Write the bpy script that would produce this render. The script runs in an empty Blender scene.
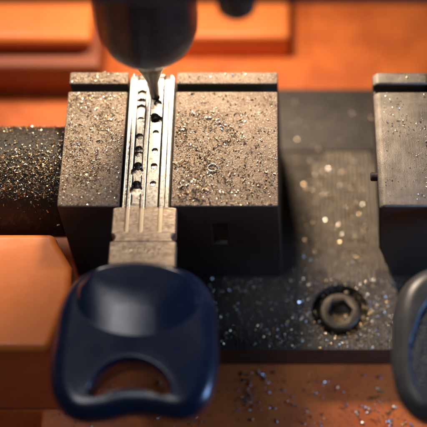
import bpy, bmesh, math, random
import numpy as np
from mathutils import Vector, Matrix, noise
random.seed(7); rng=np.random.RandomState(7)
S=bpy.context.scene; COL=S.collection
S.unit_settings.scale_length=0.01          # one unit is a centimetre
R=math.radians

# ------------------------------------------------------------------ materials
def mat(name, base=(.5,.5,.5), metal=0., rough=.5, spec=.5, bumps=(), mix=(), coat=0., rvar=None, aniso=0.):
    m=bpy.data.materials.new(name); m.use_nodes=True; nt=m.node_tree; N=nt.nodes; L=nt.links
    b=N['Principled BSDF']; b.inputs['Base Color'].default_value=(*base,1); b.inputs['Metallic'].default_value=metal
    b.inputs['Roughness'].default_value=rough; b.inputs['Specular IOR Level'].default_value=spec
    b.inputs['Coat Weight'].default_value=coat; b.inputs['Coat Roughness'].default_value=.25
    b.inputs['Anisotropic'].default_value=aniso
    tc=N.new('ShaderNodeTexCoord')
    def tex(kind, scale, detail=4, sc=(1,1,1), rough_=.55):
        mp=N.new('ShaderNodeMapping'); mp.inputs['Scale'].default_value=sc; L.new(tc.outputs['Object'],mp.inputs[0])
        if kind=='noise':
            t=N.new('ShaderNodeTexNoise'); t.inputs['Scale'].default_value=scale; t.inputs['Detail'].default_value=detail
            t.inputs['Roughness'].default_value=rough_; o=t.outputs['Fac']
        elif kind=='vor':
            t=N.new('ShaderNodeTexVoronoi'); t.inputs['Scale'].default_value=scale; o=t.outputs['Distance']
        elif kind=='cell':
            t=N.new('ShaderNodeTexVoronoi'); t.inputs['Scale'].default_value=scale
            sp=N.new('ShaderNodeSeparateColor'); L.new(t.outputs['Color'],sp.inputs[0]); L.new(mp.outputs[0],t.inputs['Vector']); return sp.outputs[0]
        elif kind=='wave':
            t=N.new('ShaderNodeTexWave'); t.inputs['Scale'].default_value=scale; t.inputs['Distortion'].default_value=detail
            t.inputs['Detail'].default_value=3; t.inputs['Detail Scale'].default_value=1.2; o=t.outputs['Fac']
        L.new(mp.outputs[0],t.inputs['Vector']); return o
    cur=None
    for (kind,scale,detail,sc,lo,hi,c2,amt) in mix:
        o=tex(kind,scale,detail,sc); mr=N.new('ShaderNodeMapRange'); mr.inputs['From Min'].default_value=lo; mr.inputs['From Max'].default_value=hi
        mr.inputs['To Max'].default_value=amt; L.new(o,mr.inputs['Value'])
        mx=N.new('ShaderNodeMix'); mx.data_type='RGBA'; L.new(mr.outputs[0],mx.inputs['Factor'])
        if cur is None: mx.inputs['A'].default_value=(*base,1)
        else: L.new(cur,mx.inputs['A'])
        mx.inputs['B'].default_value=(*c2,1); cur=mx.outputs['Result']
    if cur is not None: L.new(cur,b.inputs['Base Color'])
    if rvar:
        o=tex('noise',rvar[0],5); mr=N.new('ShaderNodeMapRange'); mr.inputs['From Min'].default_value=.3; mr.inputs['From Max'].default_value=.7
        mr.inputs['To Min'].default_value=rvar[1]; mr.inputs['To Max'].default_value=rvar[2]; L.new(o,mr.inputs['Value']); L.new(mr.outputs[0],b.inputs['Roughness'])
    nrm=None
    for (kind,scale,detail,sc,dist) in bumps:
        o=tex(kind,scale,detail,sc,.65); bp=N.new('ShaderNodeBump'); bp.inputs['Strength'].default_value=1.; bp.inputs['Distance'].default_value=dist
        L.new(o,bp.inputs['Height'])
        if nrm is not None: L.new(nrm,bp.inputs['Normal'])
        nrm=bp.outputs[0]
    if nrm is not None: L.new(nrm,b.inputs['Normal'])
    return m
I=(1,1,1)
M={}
M['jaw']=mat('worn_jaw_steel',(.40,.305,.225),.5,.5,.5,
    bumps=[('noise',26,6,I,.030),('noise',90,3,I,.012),('vor',34,0,I,.010)],
    mix=[('noise',2.2,4,I,.42,.66,(.28,.20,.145),.85),('noise',40,3,I,.55,.70,(.10,.07,.05),.8),('cell',48,0,I,.86,.9,(.62,.55,.45),.7)],rvar=(14,.36,.62))
M['jaw2']=mat('clean_jaw_steel',(.33,.29,.245),.6,.45,.5,
    bumps=[('noise',60,5,I,.010),('noise',12,3,(1,.12,1),.006)],
    mix=[('noise',3,4,I,.4,.65,(.19,.165,.14),.8),('noise',90,3,I,.52,.7,(.12,.10,.085),.6),('noise',10,4,(6,.5,1),.6,.7,(.36,.33,.29),.5)],rvar=(9,.34,.55))
M['jawface']=M['jaw']
M['plate']=mat('blackened_steel_plate',(.095,.08,.065),.4,.45,.5,
    bumps=[('noise',22,5,I,.012),('wave',5.2,5,(1,.3,1),.007)],
    mix=[('noise',1.6,4,I,.4,.65,(.07,.058,.048),.8),('noise',30,3,I,.56,.68,(.15,.13,.11),.6)],rvar=(5,.35,.6))
M['plate_rear']=mat('dark_rear_plate',(.06,.052,.045),.3,.5,.5,bumps=[('noise',22,5,I,.012)],mix=[('noise',3,5,I,.45,.65,(.035,.03,.027),.8),('noise',26,3,I,.56,.68,(.11,.095,.08),.6)])
M['strip']=mat('milled_steel_strip',(.13,.108,.085),.45,.42,.5,bumps=[('wave',3.4,4,(1,.8,1),.009),('noise',26,5,I,.01)],mix=[('noise',2.5,5,I,.42,.65,(.115,.095,.075),.8),('noise',30,3,I,.56,.7,(.10,.08,.065),.6)],rvar=(5,.35,.55))
M['screw']=mat('dull_steel_screw',(.10,.083,.066),.6,.45,.5,bumps=[('noise',40,3,I,.003)],mix=[('noise',7,4,I,.45,.65,(.06,.048,.038),.8)])
M['orange']=mat('orange_enamel',(.82,.225,.05),0,.42,.5,
    bumps=[('noise',30,3,I,.001),('noise',1.2,2,I,.01)],
    mix=[('noise',.7,4,I,.4,.7,(.76,.19,.042),.6),('noise',7,5,I,.62,.8,(.5,.11,.025),.3)],rvar=(3,.34,.5))
M['brown']=mat('shade_browned_orange_enamel',(.30,.075,.03),0,.45,.5,bumps=[('noise',30,3,I,.004)],mix=[('noise',1,4,I,.4,.7,(.24,.06,.025),.7)])  # orange enamel browned to paint in the shade on the ledge
M['orange_dirty']=mat('oily_orange_enamel',(.80,.20,.045),0,.4,.5,
    bumps=[('noise',24,4,I,.006)],
    mix=[('noise',1.1,5,I,.42,.62,(.58,.13,.035),.8),('noise',9,5,I,.55,.72,(.30,.07,.03),.6)],rvar=(3,.3,.5))
M['key']=mat('nickel_silver',(.88,.82,.72),.85,.30,.5,bumps=[('noise',30,4,(1,.08,1),.0025),('noise',60,3,I,.0015)],
    mix=[('noise',6,5,I,.5,.75,(.60,.47,.32),.6),('noise',26,4,I,.6,.75,(.40,.32,.24),.4)],rvar=(16,.24,.38))
M['keytan']=mat('worn_nickel_silver',(.50,.385,.285),.6,.36,.5,bumps=[('noise',40,4,(1,.3,1),.006),('noise',16,5,I,.006),('noise',22,4,(.15,1,1),.01)],
    mix=[('noise',8,5,I,.45,.68,(.28,.20,.14),.75)],rvar=(16,.34,.52))
M['keygold']=mat('lit_groove_metal',(.90,.74,.52),.3,.42,.5,bumps=[('noise',30,4,(1,.1,1),.004)])
M['wall_shade']=mat('wall_shade_metal',(.06,.05,.04),.5,.35,.5)  # dark tone standing in for shade on the steep blade walls
M['navy']=mat('navy_plastic',(.004,.012,.042),0,.24,.9,bumps=[('noise',120,3,I,.0006),('noise',3,2,I,.003)],
    mix=[('noise',3,4,I,.45,.75,(.017,.026,.062),.6)],rvar=(2,.23,.28),coat=.0)
M['grey_rim']=mat('grey_plastic_rim',(.085,.086,.092),0,.30,.5,bumps=[('noise',100,3,I,.0015)],mix=[('noise',3,4,I,.4,.7,(.04,.043,.055),.7)])
M['mesh_inset']=mat('blue_grid_plastic',(.030,.040,.070),0,.45,.5,bumps=[('vor',20,0,I,.03)],mix=[('vor',20,0,I,.25,.5,(.012,.018,.035),.9)])
M['spindle']=mat('blued_spindle_steel',(.016,.021,.040),.5,.22,.5,bumps=[('noise',2,3,(1,1,5),.01),('noise',40,3,I,.002)],
    mix=[('noise',2,4,I,.45,.7,(.05,.035,.035),.5)],rvar=(3,.24,.42))
M['cutter']=mat('carbide_cutter',(.11,.08,.06),.8,.3,.5,bumps=[('noise',20,3,(1,1,.3),.004)])
M['carriage']=mat('dark_blue_carriage_paint',(.008,.011,.028),0,.42,.5,bumps=[('noise',30,3,I,.003)],mix=[('noise',2,4,I,.45,.7,(.014,.017,.036),.6)])
M['shaft']=mat('oiled_black_shaft',(.035,.032,.028),.5,.38,.5,bumps=[('noise',26,5,I,.02)],mix=[('noise',8,4,I,.5,.68,(.09,.075,.055),.6)])
M['black']=mat('dark_shade_steel',(.05,.043,.038),.3,.5,.5,bumps=[('noise',26,4,I,.006)])  # dark steel of the pin, also paints shade onto jaw flanks
M['silver']=mat('bright_steel_swarf',(.80,.74,.66),.9,.24)
M['brass']=mat('brass_swarf',(.78,.58,.34),.85,.26)
M['tan']=mat('dull_bronze_swarf',(.42,.31,.20),.7,.4)
M['dust']=mat('dark_swarf',(.10,.07,.05),.4,.5)
M['pale']=mat('pale_blue_swarf',(.56,.53,.52),.75,.35)

# ------------------------------------------------------------------ helpers
def tag(o,label=None,cat=None,group=None,kind=None):
    if label:o['label']=label
    if cat:o['category']=cat
    if group:o['group']=group
    if kind:o['kind']=kind
    return o
def empty(name,loc,label,cat,group=None):
    o=bpy.data.objects.new(name,None); o.empty_display_size=.3; COL.objects.link(o); o.location=loc; return tag(o,label,cat,group)
def link(name,me,m,parent=None,smooth=None):
    o=bpy.data.objects.new(name,me); COL.objects.link(o)
    for q in (m if isinstance(m,(list,tuple)) else [m]): me.materials.append(q)
    if parent is not None:
        o.parent=parent; o.location=-Vector(parent.location) if parent.type=='EMPTY' else (0,0,0)
    if smooth is not None:
        me.polygons.foreach_set('use_smooth',[True]*len(me.polygons))
        if smooth<180:
            bm=bmesh.new(); bm.from_mesh(me)
            for e in bm.edges:
                if len(e.link_faces)==2 and e.calc_face_angle(0)>R(smooth): e.smooth=False
            bm.to_mesh(me); bm.free()
    return o
def bm_mesh(bm,name='m'):
    bmesh.ops.recalc_face_normals(bm,faces=bm.faces[:]); me=bpy.data.meshes.new(name); bm.to_mesh(me); bm.free(); return me
def prism(pts,a0,a1,axis='y',bm=None):
    """polygon extruded along an axis; pts are the two other coordinates in order"""
    bm=bm or bmesh.new()
    def v(p,a):
        return {'y':(p[0],a,p[1]),'x':(a,p[0],p[1]),'z':(p[0],p[1],a)}[axis]
    A=[bm.verts.new(v(p,a0)) for p in pts]; B=[bm.verts.new(v(p,a1)) for p in pts]; n=len(pts)
    bm.faces.new(A); bm.faces.new(B[::-1])
    for i in range(n): bm.faces.new((A[i],B[i],B[(i+1)%n],A[(i+1)%n]))
    return bm
def box(x0,x1,y0,y1,z0,z1,bm=None): return prism([(x0,y0),(x1,y0),(x1,y1),(x0,y1)],z0,z1,'z',bm)
def lathe(prof,c,seg=64,axis='z',bm=None,caps=True):
    bm=bm or bmesh.new(); rings=[]
    for r,h in prof:
        ring=[]
        for i in range(seg):
            a=2*math.pi*i/seg; p=(r*math.cos(a),r*math.sin(a))
            ring.append(bm.verts.new((c[0]+p[0],c[1]+p[1],c[2]+h) if axis=='z' else (c[0]+h,c[1]+p[0],c[2]+p[1])))
        rings.append(ring)
    for a,b in zip(rings,rings[1:]):
        for i in range(seg): bm.faces.new((a[i],a[(i+1)%seg],b[(i+1)%seg],b[i]))
    if caps: bm.faces.new(rings[0]); bm.faces.new(rings[-1])
    return bm
def cut_bevel(bm,cutters,bev=.03,seg=3,angle=35):
    """boolean + bevel, baked into a mesh"""
    o=bpy.data.objects.new('tmp',bm_mesh(bm)); COL.objects.link(o); tmp=[]
    for cb in cutters:
        c=bpy.data.objects.new('tmpc',bm_mesh(cb)); COL.objects.link(c); tmp.append(c)
        md=o.modifiers.new('b','BOOLEAN'); md.object=c; md.operation='DIFFERENCE'; md.solver='EXACT'
    if bev:
        md=o.modifiers.new('v','BEVEL'); md.width=bev; md.segments=seg; md.limit_method='ANGLE'; md.angle_limit=R(angle); md.harden_normals=False
    dg=bpy.context.evaluated_depsgraph_get(); dg.update()
    me=bpy.data.meshes.new_from_object(o.evaluated_get(dg))
    for c in tmp+[o]: bpy.data.objects.remove(c)
    return me

# ------------------------------------------------------------------ machine housing (orange casting)
ZB=-3.8
housing=empty('machine_housing',(0,5,ZB),'orange painted cast housing of the key cutting machine under and behind the vises','machine housing')
me=cut_bevel(prism([(-2.35,-9),(16,-9),(16,16),(-16,16),(-16,-2.73),(-2.35,-2.73)],-6.2,ZB,'z'),[],.08)
link('base',me,M['orange_dirty'],housing,40)
me=cut_bevel(box(-16,-2.38,-9,-2.74,-6.2,-5.1),[],.08)
link('lower_shelf',me,M['orange_dirty'],housing,40)
# side block at the left of the plate: its right flank leans
bm=bmesh.new(); pl=[(-12,-2.72),(-1.71,-2.72),(-1.40,-1.55),(-1.42,-.98),(-1.76,-.42),(-1.8,-.24),(-12,-.24)]
prism(pl,ZB+.004,-.62,'z',bm)
link('side_block',cut_bevel(bm,[],.15,6),M['orange'],housing,50)
# stepped casting behind on the left, profile in (y,z), its right end rounded by the bevel
def chamf(p,x0,x1):
    bm=prism(p,x0,x1,'x'); return bm
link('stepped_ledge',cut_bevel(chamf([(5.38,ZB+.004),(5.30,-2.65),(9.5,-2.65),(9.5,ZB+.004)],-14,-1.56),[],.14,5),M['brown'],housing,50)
link('upper_step',cut_bevel(chamf([(5.74,-2.646),(5.69,-2.1),(9.4,-2.1),(9.4,-2.646)],-14,-1.73),[],.2,6),M['orange'],housing,50)
link('raised_pad',cut_bevel(box(-.9,2.91,6.48,9.3,ZB+.004,-3.0),[],.12,5),M['orange'],housing,50)

# ------------------------------------------------------------------ base plate with counterbored screw
ZP=-3.0
SX,SY=3.90,-.80
plate=empty('base_plate',(3,0,ZP),'dark steel slide plate with a counterbored screw, sprinkled with filings between the two vises','steel plate')
pm=box(-1.66,9.6,-1.70,3.19,ZB+.006,ZP)
cb=lathe([(.60,-.42),(.60,.3)],(SX,SY,ZP),64)
link('front_plate',cut_bevel(pm,[cb],.025,2,40),M['plate'],plate,40)
link('rear_plate',cut_bevel(box(-1.66,9.6,3.23,4.97,ZB+.006,ZP-.03),[],.03,2),M['plate_rear'],plate,40)
bm=box(3.36,4.98,-.14,3.185,ZP-.004,ZP+.004)
bmesh.ops.bevel(bm,geom=[e for e in bm.edges if abs(e.verts[0].co.z-e.verts[1].co.z)>.005],offset=.3,segments=6,affect='EDGES')
link('milled_strip',bm_mesh(bm),M['strip'],plate,40)
hexr=.27
sm=lathe([(.40,-.41),(.44,-.38),(.44,-.06),(.40,-.015)],(SX,SY,ZP),64)
hx=bmesh.new(); hexp=[(SX+hexr*math.cos(R(60*k+10)),SY+hexr*math.sin(R(60*k+10))) for k in range(6)]
prism(hexp,ZP-.27,ZP+.2,'z',hx)
link('socket_screw',cut_bevel(sm,[hx],.02,2,40),M['screw'],plate,40)

# ------------------------------------------------------------------ vises
def jaw_mesh(prof,slots=(),bv=.028):
    cutters=[box(-9,14,2.71,2.91,-.26,.3)]+[c for c in slots]
    # keep cutters local to the jaw
    xs=[p[0] for p in prof]; cutters[0]=box(min(xs)-.5,max(xs)+.5,2.71,2.91,-.26,.3)
    me=cut_bevel(prism(prof,0.,3.20,'y'),cutters,bv,3,30)
    for p in me.polygons: p.material_index=0 if (p.normal.z>.2 and p.center.z>-.16) else 1     # ground top; flanks and groove painted dark for their shade
    return me
GZ=-.34
v1=empty('key_vise',(.4,1.6,ZP),'vise block crowded with bright filings, clamping the blue headed key under the cutter','vise','key clamping vises on the plate')
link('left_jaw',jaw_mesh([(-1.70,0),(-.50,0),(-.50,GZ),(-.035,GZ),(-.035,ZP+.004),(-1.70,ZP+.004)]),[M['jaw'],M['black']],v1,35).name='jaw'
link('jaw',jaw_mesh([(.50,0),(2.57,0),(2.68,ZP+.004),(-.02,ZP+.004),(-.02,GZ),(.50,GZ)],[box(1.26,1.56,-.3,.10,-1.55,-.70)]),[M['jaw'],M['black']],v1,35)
# clamp shaft at the left
prof=[(.9,0),(1.12,.0),(1.15,-.05)]
sh=lathe([(1.12,-6.2),(1.15,-6.1),(1.15,-.12),(1.08,-.02)],(-1.70,1.36,-1.35),96,'x')
link('clamp_shaft',bm_mesh(sh),M['shaft'],v1,40)
v2=empty('key_vise',(6.6,1.6,ZP),'cleaner steel vise block at the right edge with few filings, beside the grey rimmed key','vise','key clamping vises on the plate')
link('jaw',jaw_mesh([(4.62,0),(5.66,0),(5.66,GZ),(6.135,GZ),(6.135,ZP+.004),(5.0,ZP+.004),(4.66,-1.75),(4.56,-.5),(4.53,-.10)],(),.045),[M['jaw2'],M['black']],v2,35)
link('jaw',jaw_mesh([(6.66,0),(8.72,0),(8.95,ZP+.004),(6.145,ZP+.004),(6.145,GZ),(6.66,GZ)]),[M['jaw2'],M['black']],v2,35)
pn=lathe([(.07,-.12),(.09,-.10),(.09,.06),(.06,.08)],(4.53,.85,-.3),20,'x')
link('stop_pin',bm_mesh(pn),M['black'],v2,40)

# ------------------------------------------------------------------ keys
def yv(v): d=206-v; return d*(.0227+.0000085*d)
def blade_mesh(seed,cuts=True):
    rs=np.random.RandomState(seed)
    st=.0075; xs=np.arange(-.66,.6601,st); ys=np.concatenate([np.arange(-1.5,-.06,.014),np.arange(-.06,0,.005),np.arange(0,3.26,.0085)])
    X,Y=np.meshgrid(xs,ys)
    def hw(y,side):
        w=np.where(y<-.02,.615,.462)
        # rounded bite in the shoulder, wider collar below
        w=np.where(y<-.72,.632,w)
        t=np.abs(y+.68); w=np.where(t<.085,np.minimum(w,.615-.075*np.sqrt(np.clip(1-(t/.085)**2,0,1))),w)
        tip=np.clip((y-3.08)/.17,0,1); w=w-.12*tip**2
        w=np.where((y>-.06)&(y<-.02),.462+(.615-.462)*np.clip((-.02-y)/.02,0,1)**.5,w)
        return w
    W=hw(Y,1); Xc=np.clip(X,-W,W)
    def ss(e0,e1,x): t=np.clip((x-e0)/(e1-e0),0,1); return t*t*(3-2*t)
    Z=np.zeros_like(X)
    # outer steps of the blade
    on=(Y>-.02)
    Z-=on*.045*ss(-.395,-.41,Xc); Z-=on*.035*ss(.36,.372,Xc)
    # three milled grooves with round ends
    for gx,gw in ((-.335,.043),(-.06,.045),(.305,.043)):
        dx=np.abs(Xc-gx); dy=np.clip(-.52-Y,0,9); d=np.sqrt(dx*dx+dy*dy)
        Z-=.045*ss(gw+.006,gw-.010,d)
    Z-=.05*ss(-.282,-.272,Xc)*ss(-.112,-.122,Xc)*ss(-.02,.12,Y)
    Z-=.03*ss(.010,.0,np.abs(Xc-.245))*on+.03*ss(.010,.0,np.abs(Xc+.006))*on
    # dimples
    if cuts:
        L=[(91,.076,.05),(105.6,.076,.05),(118,.062,.03),(135,.070,.04),(152.5,.074,.05),(171,.135,.10),(189,.135,.10)]
        D=[(-.197,yv(v),r,d) for v,r,d in L]
        D+=[(.13,yv(119.5),.112,.10),(.14,yv(103),.085,.06),(.13,yv(132.6),.060,.035),(.13,yv(150.6),.060,.035),(.13,yv(166),.064,.035),(.13,yv(183.5),.060,.03)]
        D+=[(-.197,yv(164),.072,.11),(-.197,yv(182.5),.072,.12),(-.197,yv(147.5),.068,.06),(-.197,yv(99),.070,.06),(.09,yv(116.5),.085,.11),(.10,yv(97),.08,.10)]
    else:
        D=[(-.198,.4+.36*k,.07,.06) for k in range(6)]
    for dx_,dy_,r,dp in D:
        d=np.sqrt((Xc-dx_)**2+(Y-dy_)**2)
        h=-dp*np.clip((r-d)/(r*.22),0,1)
        h=np.where(d<r,h-.20*r*np.clip((Y-dy_)/r,-1,1),h)
        Z=np.where(d<r,np.minimum(Z,h-.004) if r>.1 else Z+h,Z)
    # stamped strokes on the collar (worn beyond reading)
    for k in range(8):
        cx=-.34+k*.094
        for j in range(2):
            x0=cx+rs.uniform(-.02,.04); y0=-.93+rs.uniform(-.05,.05); a=rs.choice([0,1.57,.9,-.9])+rs.uniform(-.2,.2); l=rs.uniform(.03,.06)
            ux,uy=math.cos(a),math.sin(a); t=np.clip((Xc-x0)*ux+(Y-y0)*uy,-l,l); d=np.sqrt((Xc-x0-t*ux)**2+(Y-y0-t*uy)**2)
            Z-=.006*ss(.018,.006,d)
    Z-=.012*ss(.012,.0,np.abs(Y+.77))
    # edge rounding, tip slope
    e=W-np.abs(Xc); Z-=.03*np.clip(1-e/.03,0,1)**2
    Z-=.16*np.clip((Y-3.02)/.22,0,1)**1.5*(1-.8*ss(.25,.4,np.abs(Xc)))
    Z+=rs.normal(0,.0003,Z.shape)
    ny,nx=X.shape; top=np.stack([Xc,Y,Z-.015],-1).reshape(-1,3)
    # border loop
    idx=np.arange(ny*nx).reshape(ny,nx)
    F=[(int(idx[j,i]),int(idx[j,i+1]),int(idx[j+1,i+1]),int(idx[j+1,i])) for j in range(ny-1) for i in range(nx-1) if abs(Xc[j,i+1]-Xc[j,i])+abs(Xc[j+1,i+1]-Xc[j+1,i])>1e-6]
    bl=list(idx[0,:])+list(idx[1:,-1])+list(idx[-1,-2::-1])+list(idx[-2:0:-1,0])
    low=top[bl].copy(); low[:,2]=-.30; n0=len(top); V=np.concatenate([top,low]); nb=len(bl)
    F+=[(int(bl[i]),n0+i,n0+(i+1)%nb,int(bl[(i+1)%nb])) for i in range(nb)]
    me=bpy.data.meshes.new('blade'); me.from_pydata(V.tolist(),[],F)
    bm=bmesh.new(); bm.from_mesh(me); bmesh.ops.remove_doubles(bm,verts=bm.verts[:],dist=1e-5)
    be=[e for e in bm.edges if len(e.link_faces)==1]
    try: bmesh.ops.edgeloop_fill(bm,edges=be)
    except Exception: pass
    bmesh.ops.recalc_face_normals(bm,faces=bm.faces[:]); bm.to_mesh(me); bm.free()
    # worn tan collar below the blade
    me.materials.append(M['key']); me.materials.append(M['keytan'])
    me.materials.append(M['wall_shade'])
    me.materials.append(M['keygold'])
    for p in me.polygons:
        p.material_index=1 if (p.center.y<.01 and p.center.z>-.035) or p.center.z<-.2 or abs(p.center.x)>.5 else 0
        if p.center.y<-.02 and p.material_index==0: p.material_index=3     # groove floors: fresh metal, colour lifted to look lit
        if p.center.y>-.02 and abs(p.center.x)<.44 and p.center.z>-.28 and p.normal.z<.62: p.material_index=2   # steep walls painted dark in place of shade
    return me
OUT=[(x_,y_-.023*x_) for x_,y_ in [(-.08,-1.2),(-.78,-1.30),(-1.24,-1.64),(-1.47,-2.17),(-1.53,-2.82),(-1.56,-3.31),(-1.47,-3.84),(-1.23,-4.21),(-.9,-4.35),(-.47,-4.32),(-.04,-4.22),(.4,-4.23),(.84,-4.29),(1.18,-4.15),(1.4,-3.81),(1.49,-3.24),(1.46,-2.65),(1.40,-2.02),(1.14,-1.55),(.66,-1.28)]]
HOLE=[(x_,y_-.023*x_) for x_,y_ in [(-.07,-3.30),(-.34,-3.37),(-.56,-3.54),(-.70,-3.74),(-.74,-3.87),(-.64,-3.93),(-.48,-3.86),(-.28,-3.79),(-.06,-3.76),(.18,-3.78),(.39,-3.84),(.52,-3.89),(.61,-3.83),(.58,-3.69),(.45,-3.51),(.22,-3.36)]]
def spline(P,n):
    P=np.array(P,float); m=len(P); out=[]
    for i in range(m):
        p0,p1,p2,p3=P[i-1],P[i],P[(i+1)%m],P[(i+2)%m]
        for t in np.linspace(0,1,24,endpoint=False):
            out.append(.5*((2*p1)+(-p0+p2)*t+(2*p0-5*p1+4*p2-p3)*t*t+(-p0+3*p1-3*p2+p3)*t**3))
    return np.array(out)
def ray_radius(loop,c,ang):
    """outermost crossing of the loop by a ray from c"""
    q=loop-c; a=np.arctan2(q[:,1],q[:,0]); r=np.hypot(q[:,0],q[:,1]); o=np.argsort(a); a=a[o]; r=r[o]
    return np.interp(ang,np.concatenate([a-2*np.pi,a,a+2*np.pi]),np.tile(r,3))
def head_mesh(scoop=True,hole=True,th=.62,zc=-.14,inset=False):
    n=420; c=np.array([-.05,-3.60]) if hole else np.array([-.02,-2.9])
    ang=np.linspace(-np.pi,np.pi,n,endpoint=False); lo=spline(OUT,24); ro=ray_radius(lo,c,ang)
    ri=ray_radius(spline(HOLE,24),c,ang) if hole else np.full(n,.02)
    t=np.linspace(0,1,110); t=.5-.5*np.cos(np.pi*t)
    Rr=ri[None,:]*(1-t[:,None])+ro[None,:]*t[:,None]
    X=c[0]+Rr*np.cos(ang); Y=c[1]+Rr*np.sin(ang)
    lop=np.stack([c[0]+ro*np.cos(ang),c[1]+ro*np.sin(ang)],-1); lip=np.stack([c[0]+ri*np.cos(ang),c[1]+ri*np.sin(ang)],-1)
    P=np.stack([X,Y],-1).reshape(-1,2)
    def dist(P,L):
        out=np.empty(len(P))
        A=L; B=np.roll(L,-1,0); AB=B-A; l2=(AB**2).sum(1)+1e-12
        for k in range(0,len(P),2000):
            p=P[k:k+2000,None,:]-A[None]; s=np.clip((p*AB[None]).sum(2)/l2,0,1); d=p-s[...,None]*AB[None]; out[k:k+2000]=np.sqrt((d**2).sum(2).min(1))
        return out
    do=dist(P,lop).reshape(X.shape); di=dist(P,lip).reshape(X.shape) if hole else np.full(X.shape,9.)
    ro_,ri_=.34,.09
    h=th/2
    def rnd(d,r): q=np.clip(1-d/r,0,1); return np.sqrt(np.clip(1-q*q,0,1))
    k=rnd(do,ro_)*rnd(di,ri_)
    crown=.06*np.clip(do/1.1,0,1)
    Zt=zc+h*k+crown*1.0*(do>0)*k
    Zb=zc-h*k
    if scoop:
        q=((X-.0)/1.14)**2+((Y+1.99)/.84)**2
        xx=np.clip(X/1.14,-.999,.999); hh=np.clip(Y+1.99+.84*np.sqrt(1-xx*xx),0,9)*.31
        hm=.27; hh=-.05*np.log(np.exp(-hh/.05)+np.exp(-hm/.05))*1.; hh=np.maximum(hh-(-.05*np.log(1+math.exp(-hm/.05))),0)
        top=np.clip((1-q)/.35,0,1); up=np.clip((Y+1.99)/.3,0,1); f=1-up*(1-top*top*(3-2*top))
        Zt=np.where(q<1,Zt+hh*f*np.clip(do/.30,0,1)*np.clip((1-np.abs(xx))/.06,0,1),Zt)
    if inset:
        e0=.26+.28*np.clip((Y+2.9)/.9,0,1); s=np.clip((do-e0)/.07,0,1); Zt-=.07*s*s*(3-2*s)
        
    ny,nx=X.shape; V=np.concatenate([np.stack([X,Y,Zt],-1).reshape(-1,3),np.stack([X,Y,Zb],-1).reshape(-1,3)]); F=[]; o2=ny*nx; mi=[]
    for j in range(ny-1):
        for i in range(nx):
            a,b_,c_,d=j*nx+i,j*nx+(i+1)%nx,(j+1)*nx+(i+1)%nx,(j+1)*nx+i
            F.append((a,d,c_,b_)); mi.append(1 if inset and do[j,i]>e0[j,i]+.04 else 0); F.append((o2+a,o2+b_,o2+c_,o2+d)); mi.append(0)
    me=bpy.data.meshes.new('head'); me.from_pydata(V.tolist(),[],F); 
    for p,m_ in zip(me.polygons,mi): p.material_index=m_
    bm=bmesh.new(); bm.from_mesh(me); bmesh.ops.remove_doubles(bm,verts=bm.verts[:],dist=1e-4)
    if not hole:
        pass
    bmesh.ops.recalc_face_normals(bm,faces=bm.faces[:]); bm.to_mesh(me); bm.free()
    return me
k1=empty('dimple_key',(0,0,0),'key with navy plastic head and crescent hole, its dimpled blade under the cutter','key','keys clamped in the vises')
link('blade',blade_mesh(1),[],k1,30)
link('head',head_mesh(),M['navy'],k1,180)
k2=empty('dimple_key',(6.16,-.07,0),'key with grey rimmed head and gridded dark inset at the right edge','key','keys clamped in the vises')
def shift(o,dx):
    o.location.x=0.
    return o
o=link('blade',blade_mesh(2),[],k2,30); o.location=(0,0,0)
o=link('head',head_mesh(scoop=False,hole=False,inset=True,th=.66,zc=-.1),[M['grey_rim'],M['mesh_inset']],k2,180); o.location=(0,0,0)

# ------------------------------------------------------------------ spindle, chuck and cutter
AX,AY=.065,2.63
sp=empty('cutting_spindle',(AX,AY,-.08),'dark blue spindle carriage over the key with round chuck and slim tapered cutter','cutting head')
cut=lathe([(.095,-.06),(.105,-.03),(.12,.48),(.26,.98),(.30,1.15),(.30,2.0)],(AX,AY,0),40)
link('cutter',bm_mesh(cut),M['cutter'],sp,40)
ch=lathe([(.31,1.80),(.50,1.83),(.66,1.90),(.78,2.01),(.87,2.16),(.93,2.38),(.95,2.65),(.95,4.79)],(AX+.07,AY-.12,0),96)
link('chuck',bm_mesh(ch),M['spindle'],sp,40)
link('carriage',cut_bevel(box(-9,12,.95,4.0,4.8,7.2),[],.12,4),M['carriage'],sp,40)
bl=lathe([(.10,4.12),(.27,4.14),(.33,4.22),(.35,4.4),(.35,4.79)],(1.84,1.46,0),48)
link('bolt',bm_mesh(bl),M['screw'],sp,40)

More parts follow.
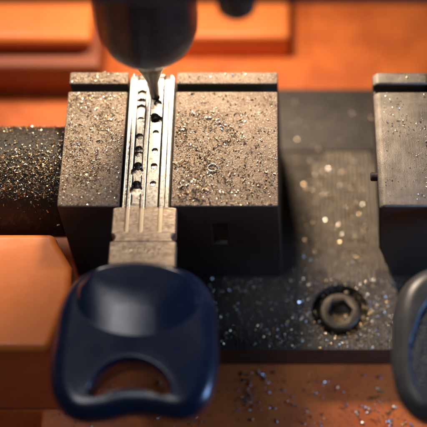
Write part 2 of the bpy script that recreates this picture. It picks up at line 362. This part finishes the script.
# ------------------------------------------------------------------ swarf
def swarf(name,label,sampler,n,size,mats,weights,flat=.5,parent=None,curl=.5,lump=.45,zoff=.25):
    V=[];F=[];MI=[]; w=np.array(weights,float); w/=w.sum(); cnt=0; tries=0
    while cnt<n and tries<n*60:
        tries+=1
        s=sampler()
        if s is None: continue
        p,nr=s; cnt+=1; p=Vector(p); nr=Vector(nr)
        sz=random.uniform(*size)*(random.random()**1.3*.9+.35); m=int(rng.choice(len(mats),p=w))
        q=nr.to_track_quat('Z','Y').to_matrix() @ Matrix.Rotation(random.uniform(0,6.283),3,'Z') @ Matrix.Rotation(random.gauss(0,flat),3,'X') @ Matrix.Rotation(random.gauss(0,flat),3,'Y')
        b=len(V)
        if random.random()<lump:
            r=[sz*.5*random.uniform(.55,1.1) for _ in range(6)]; fl=random.uniform(.3,.8)
            pts=[(r[0],0,0),(0,r[1]*.8,0),(-r[2],0,0),(0,-r[3]*.8,0),(0,0,r[4]*fl),(0,0,-r[5]*fl)]
            fs=[(0,1,4),(1,2,4),(2,3,4),(3,0,4),(1,0,5),(2,1,5),(3,2,5),(0,3,5)]
        else:
            L=sz*random.uniform(.8,1.6); wd=sz*random.uniform(.18,.5); c=random.uniform(-1,1)*curl*2.2+.01; k=4; t=sz*.07; pts=[];fs=[]
            for i in range(k+1):
                a=(i/k-.5)*c; rr=L/c; x=rr*math.sin(a); z=rr*(1-math.cos(a)); ww=wd*(1-.5*abs(i/k-.5)*random.uniform(.2,1.6)); tw=random.uniform(-.1,.1)*sz
                pts+=[(x,-ww/2,z+tw),(x,ww/2,z-tw),(x,0,z-t)]
            for i in range(k):
                for j in range(3): fs.append((3*i+j,3*i+3+j,3*i+3+(j+1)%3,3*i+(j+1)%3))
            fs+=[(0,1,2),(3*k+2,3*k+1,3*k)]
        for pt in pts: V.append(tuple(p+q@Vector(pt)+nr*sz*zoff))
        for f in fs: F.append(tuple(b+i for i in f)); MI.append(m)
    me=bpy.data.meshes.new(name); me.from_pydata(V,[],F); 
    o=link(name,me,mats,parent); me.polygons.foreach_set('material_index',MI)
    if parent is None: tag(o,label,'swarf',kind='stuff')
    else: tag(o,label,kind='stuff')
    return o
MS=[M['silver'],M['brass'],M['tan'],M['dust'],M['pale']]
def clus(x,y,sc,lo,seed=0): return noise.noise(Vector((x*sc,y*sc,seed)))>lo+random.gauss(0,.18)
def s_jaw(xa,xb,dens):
    def f():
        x=random.uniform(xa,xb); y=random.uniform(.02,3.18)
        if 2.68<y<2.94: return None
        if not dens(x,y): return None
        return (x,y,0),(0,0,1)
    return f
def dL(x,y):
    d=.55+.25*noise.noise(Vector((x*1.3,y*1.3,3)))*2
    d*=.35+.65*(noise.noise(Vector((x*4,y*4,6)))>-.1)
    if y<.5: d*=.35+y
    return random.random()<d
def dR(x,y):
    g=math.exp(-((x-.95)/.45)**2-((y-.75)/.6)**2)*1.0+math.exp(-((x-1.1)/.6)**2-((y-1.7)/.7)**2)*.75
    g+=.28+.3*noise.noise(Vector((x*1.6,y*1.6,9)))+.35*math.exp(-((x-1.8)/.5)**2-((y-.45)/.35)**2)
    if y>2.2: g*=.45
    g*=.3+.7*(noise.noise(Vector((x*4,y*4,2)))>0.)
    return random.random()<g
swarf('jaw_filings','fine bright and bronze filings covering the jaw left of the clamped key',s_jaw(-1.66,-.53,dL),3300,(.014,.060),MS,(.26,.20,.40,.12,.02))
swarf('jaw_filings','scattered curled filings lying on the wide jaw right of the clamped key',s_jaw(.53,2.53,dR),3300,(.014,.065),MS,(.26,.17,.40,.15,.02))
swarf('jaw_filings','sparse tiny filings on the cleaner jaw at the right edge',s_jaw(4.66,5.64,lambda x,y:clus(x,y,1.5,-.05,4)),420,(.014,.045),MS,(.5,.25,.2,.03,.02))
swarf('jaw_filings','few filings on the far jaw of the cleaner vise beyond the right edge',s_jaw(6.7,8.7,lambda x,y:clus(x,y,1.5,.05,4)),150,(.012,.036),MS,(.5,.25,.2,.03,.02))
swarf('curled_swarf','larger curled turnings lying on the wide jaw near the key shoulder',s_jaw(.55,2.4,lambda x,y: random.random()<math.exp(-((x-1.1)/.5)**2-((y-.45)/.4)**2)+.06),130,(.06,.12),MS,(.30,.2,.40,.10,0),curl=1.1,lump=0)
def s_cyl():
    a=random.gauss(.42,.30) if random.random()<.6 else random.gauss(.1,.6); x=random.uniform(-7.7,-1.75)
    if abs(a)>1.9 or (a>.85 and random.random()<.85): return None
    r=1.15; nr=(0,-math.sin(a),math.cos(a)); return (x,1.36+r*nr[1],-1.35+r*nr[2]),nr
swarf('shaft_filings','dense golden glittering filings stuck on the oily black shaft at the left',s_cyl,14000,(.02,.07),MS,(.25,.42,.28,.03,.02),flat=.9)
def infoot(x,y):
    if -1.72<x<2.88 and -.02<y<3.22: return True
    if 4.55<x<9 and -.02<y<3.25: return True
    if (x-SX)**2+(y-SY)**2<.62**2: return True
    return False
def s_plate(x0,x1,y0,y1,dens,z=ZP):
    def f():
        x=random.uniform(x0,x1); y=random.uniform(y0,y1)
        if infoot(x,y) or not dens(x,y): return None
        return (x,y,z),(0,0,1)
    return f
swarf('plate_filings','brass and silver filings strewn on the lit strip of steel plate between the vises',
   s_plate(2.8,4.6,-.6,3.17,lambda x,y: random.random()<(.25+.9*max(0,(x-3.6))*(y>.3)+.25*noise.noise(Vector((x*2,y*2,1)))*2)),1100,(.025,.075),MS,(.30,.42,.22,.03,.03),flat=.6)
swarf('rear_plate_filings','loose filings on the rear strip of the steel plate behind the vises',
   s_plate(-1.6,9.4,3.26,4.93,lambda x,y: random.random()<.4,ZP-.03),600,(.025,.08),MS,(.35,.35,.2,.05,.05),flat=.6)
swarf('front_plate_filings','pale filings strewn along the shaded front of the steel plate beneath the key head',
   s_plate(-1.6,5.6,-1.66,-.04,lambda x,y: clus(x,y,1.4,-.15,7)),2300,(.025,.085),MS,(.30,.16,.10,.04,.40),flat=.6)
swarf('front_plate_filings','few filings on the plate in front of the cleaner vise past the right edge',
   s_plate(5.6,9.4,-1.66,-.04,lambda x,y: clus(x,y,1.4,.1,7)),300,(.025,.07),MS,(.30,.16,.10,.04,.40),flat=.6)
swarf('plate_dust','fine dull brown metal dust spread over the front and middle of the steel plate',
   s_plate(2.4,4.95,-1.66,3.17,lambda x,y: random.random()<.55+.5*noise.noise(Vector((x*1.5,y*1.5,5)))),3800,(.012,.045),MS,(.28,.24,.36,.02,.10),flat=.6)
def s_bore():
    a=random.gauss(-.6,1.3); r=random.uniform(.47,.66)
    z=ZP if r>.6 else ZP-.05-.3*random.random()*(1 if r<.56 else .6)
    return (SX+r*math.cos(a),SY+r*math.sin(a),z),(0,0,1)
swarf('screw_filings','golden filings packed round the screw in its counterbore',s_bore,750,(.025,.07),MS,(.22,.48,.25,.03,.02),flat=.8)
def s_sock():
    a=random.uniform(0,6.28); r=.22*math.sqrt(random.random()); x=r*math.cos(a); y=r*math.sin(a)
    if y>.06: return None
    return (SX+x,SY+y,ZP-.27+.16*(.06-y)*3),(0,0,1)
swarf('socket_filings','small heap of golden filings inside the hexagon socket of the screw',s_sock,200,(.03,.08),MS,(.15,.5,.3,.03,.02),flat=.8)
def s_base():
    x=random.uniform(-2.1,9); y=random.uniform(-5.2,-1.85)
    if not clus(x,y,1.7,.05,12): return None
    return (x,y,ZB),(0,0,1)
swarf('base_filings','bluish grey filings in clusters on the oily orange casting at the bottom edge',s_base,2400,(.03,.12),MS,(.25,.08,.10,.10,.47),flat=.6)
def s_tip():
    a=random.uniform(0,6.28); q=abs(random.gauss(0,.16))+.09; x=AX+q*math.cos(a); y=AY+q*math.sin(a)*1.3
    return ((x,y,-.02),(0,0,1)) if abs(x)<.44 else None
swarf('fresh_cuttings','fresh bright curls and dust gathered on the key round the cutter tip',s_tip,90,(.015,.055),MS,(.6,.2,.15,.05,0),flat=.7)
# a single ring of swarf, countable, on the right jaw
bm=bmesh.new(); RC=(1.285,.86); rr=.088
ring=[]
for i in range(40):
    a=2*math.pi*i/40*.96; wv=.012+.002*math.sin(5*a)
    row=[]
    for j in range(8):
        b=2*math.pi*j/8; rad=rr*(1+.05*math.sin(2*a+1))+wv*math.cos(b)
        row.append(bm.verts.new((RC[0]+rad*math.cos(a),RC[1]+rad*math.sin(a),.018+.012*math.sin(b)+.01*i/40)))
    ring.append(row)
for A,B in zip(ring,ring[1:]):
    for j in range(8): bm.faces.new((A[j],A[(j+1)%8],B[(j+1)%8],B[j]))
bm.faces.new(ring[0]); bm.faces.new(ring[-1])
tag(link('swarf_ring',bm_mesh(bm),M['silver'],None,180),'tiny pale curled ring of metal lying on the jaw right of the key','metal ring')

# ------------------------------------------------------------------ light
def area(name,loc,target,size,power,color,sy=None):
    l=bpy.data.lights.new(name,'AREA'); l.energy=power; l.color=color; l.size=size
    if sy: l.shape='RECTANGLE'; l.size_y=sy
    if name=='room_ceiling': l.shape='DISK'
    o=bpy.data.objects.new(name,l); COL.objects.link(o); o.location=loc
    d=Vector(target)-Vector(loc); o.rotation_euler=d.to_track_quat('-Z','Y').to_euler(); return o
area('work_lamp',(1.2,6.65,4.45),(.9,1.2,0),1.5,1300,(1.,.80,.60))
area('added_fill_left',(-4.6,7.2,6.4),(0,1,0),2.2,620,(1.,.84,.68))  # added soft source, lifts the tool shadow on the blade
area('window_right',(14,-4.5,1.9),(1,-3,0),3.5,800,(.32,.55,1.))
area('room_ceiling',(-5.0,-4.2,16),(0,-2,0),6.6,520,(.95,.95,1.))
W=bpy.data.worlds.new('World'); S.world=W; W.use_nodes=True
bg=W.node_tree.nodes['Background']; bg.inputs[0].default_value=(.045,.05,.065,1); bg.inputs[1].default_value=.35

# ------------------------------------------------------------------ camera
cam=bpy.data.cameras.new('Camera'); co=bpy.data.objects.new('Camera',cam); COL.objects.link(co)
co.location=(2.355,-11.84,20.218); co.rotation_euler=(R(30),0,0); cam.shift_x=-(267-213.5)/427; cam.sensor_width=36; cam.lens=1214/427*36; cam.clip_end=500
cam.dof.use_dof=True; cam.dof.focus_distance=24.0; cam.dof.aperture_fstop=.1023/1.15; cam.dof.aperture_blades=0
S.camera=co
S.view_settings.view_transform='Standard'; S.view_settings.look='None'; S.view_settings.exposure=0; S.view_settings.gamma=1
S.render.engine='CYCLES'; S.render.resolution_x=1024; S.render.resolution_y=1024
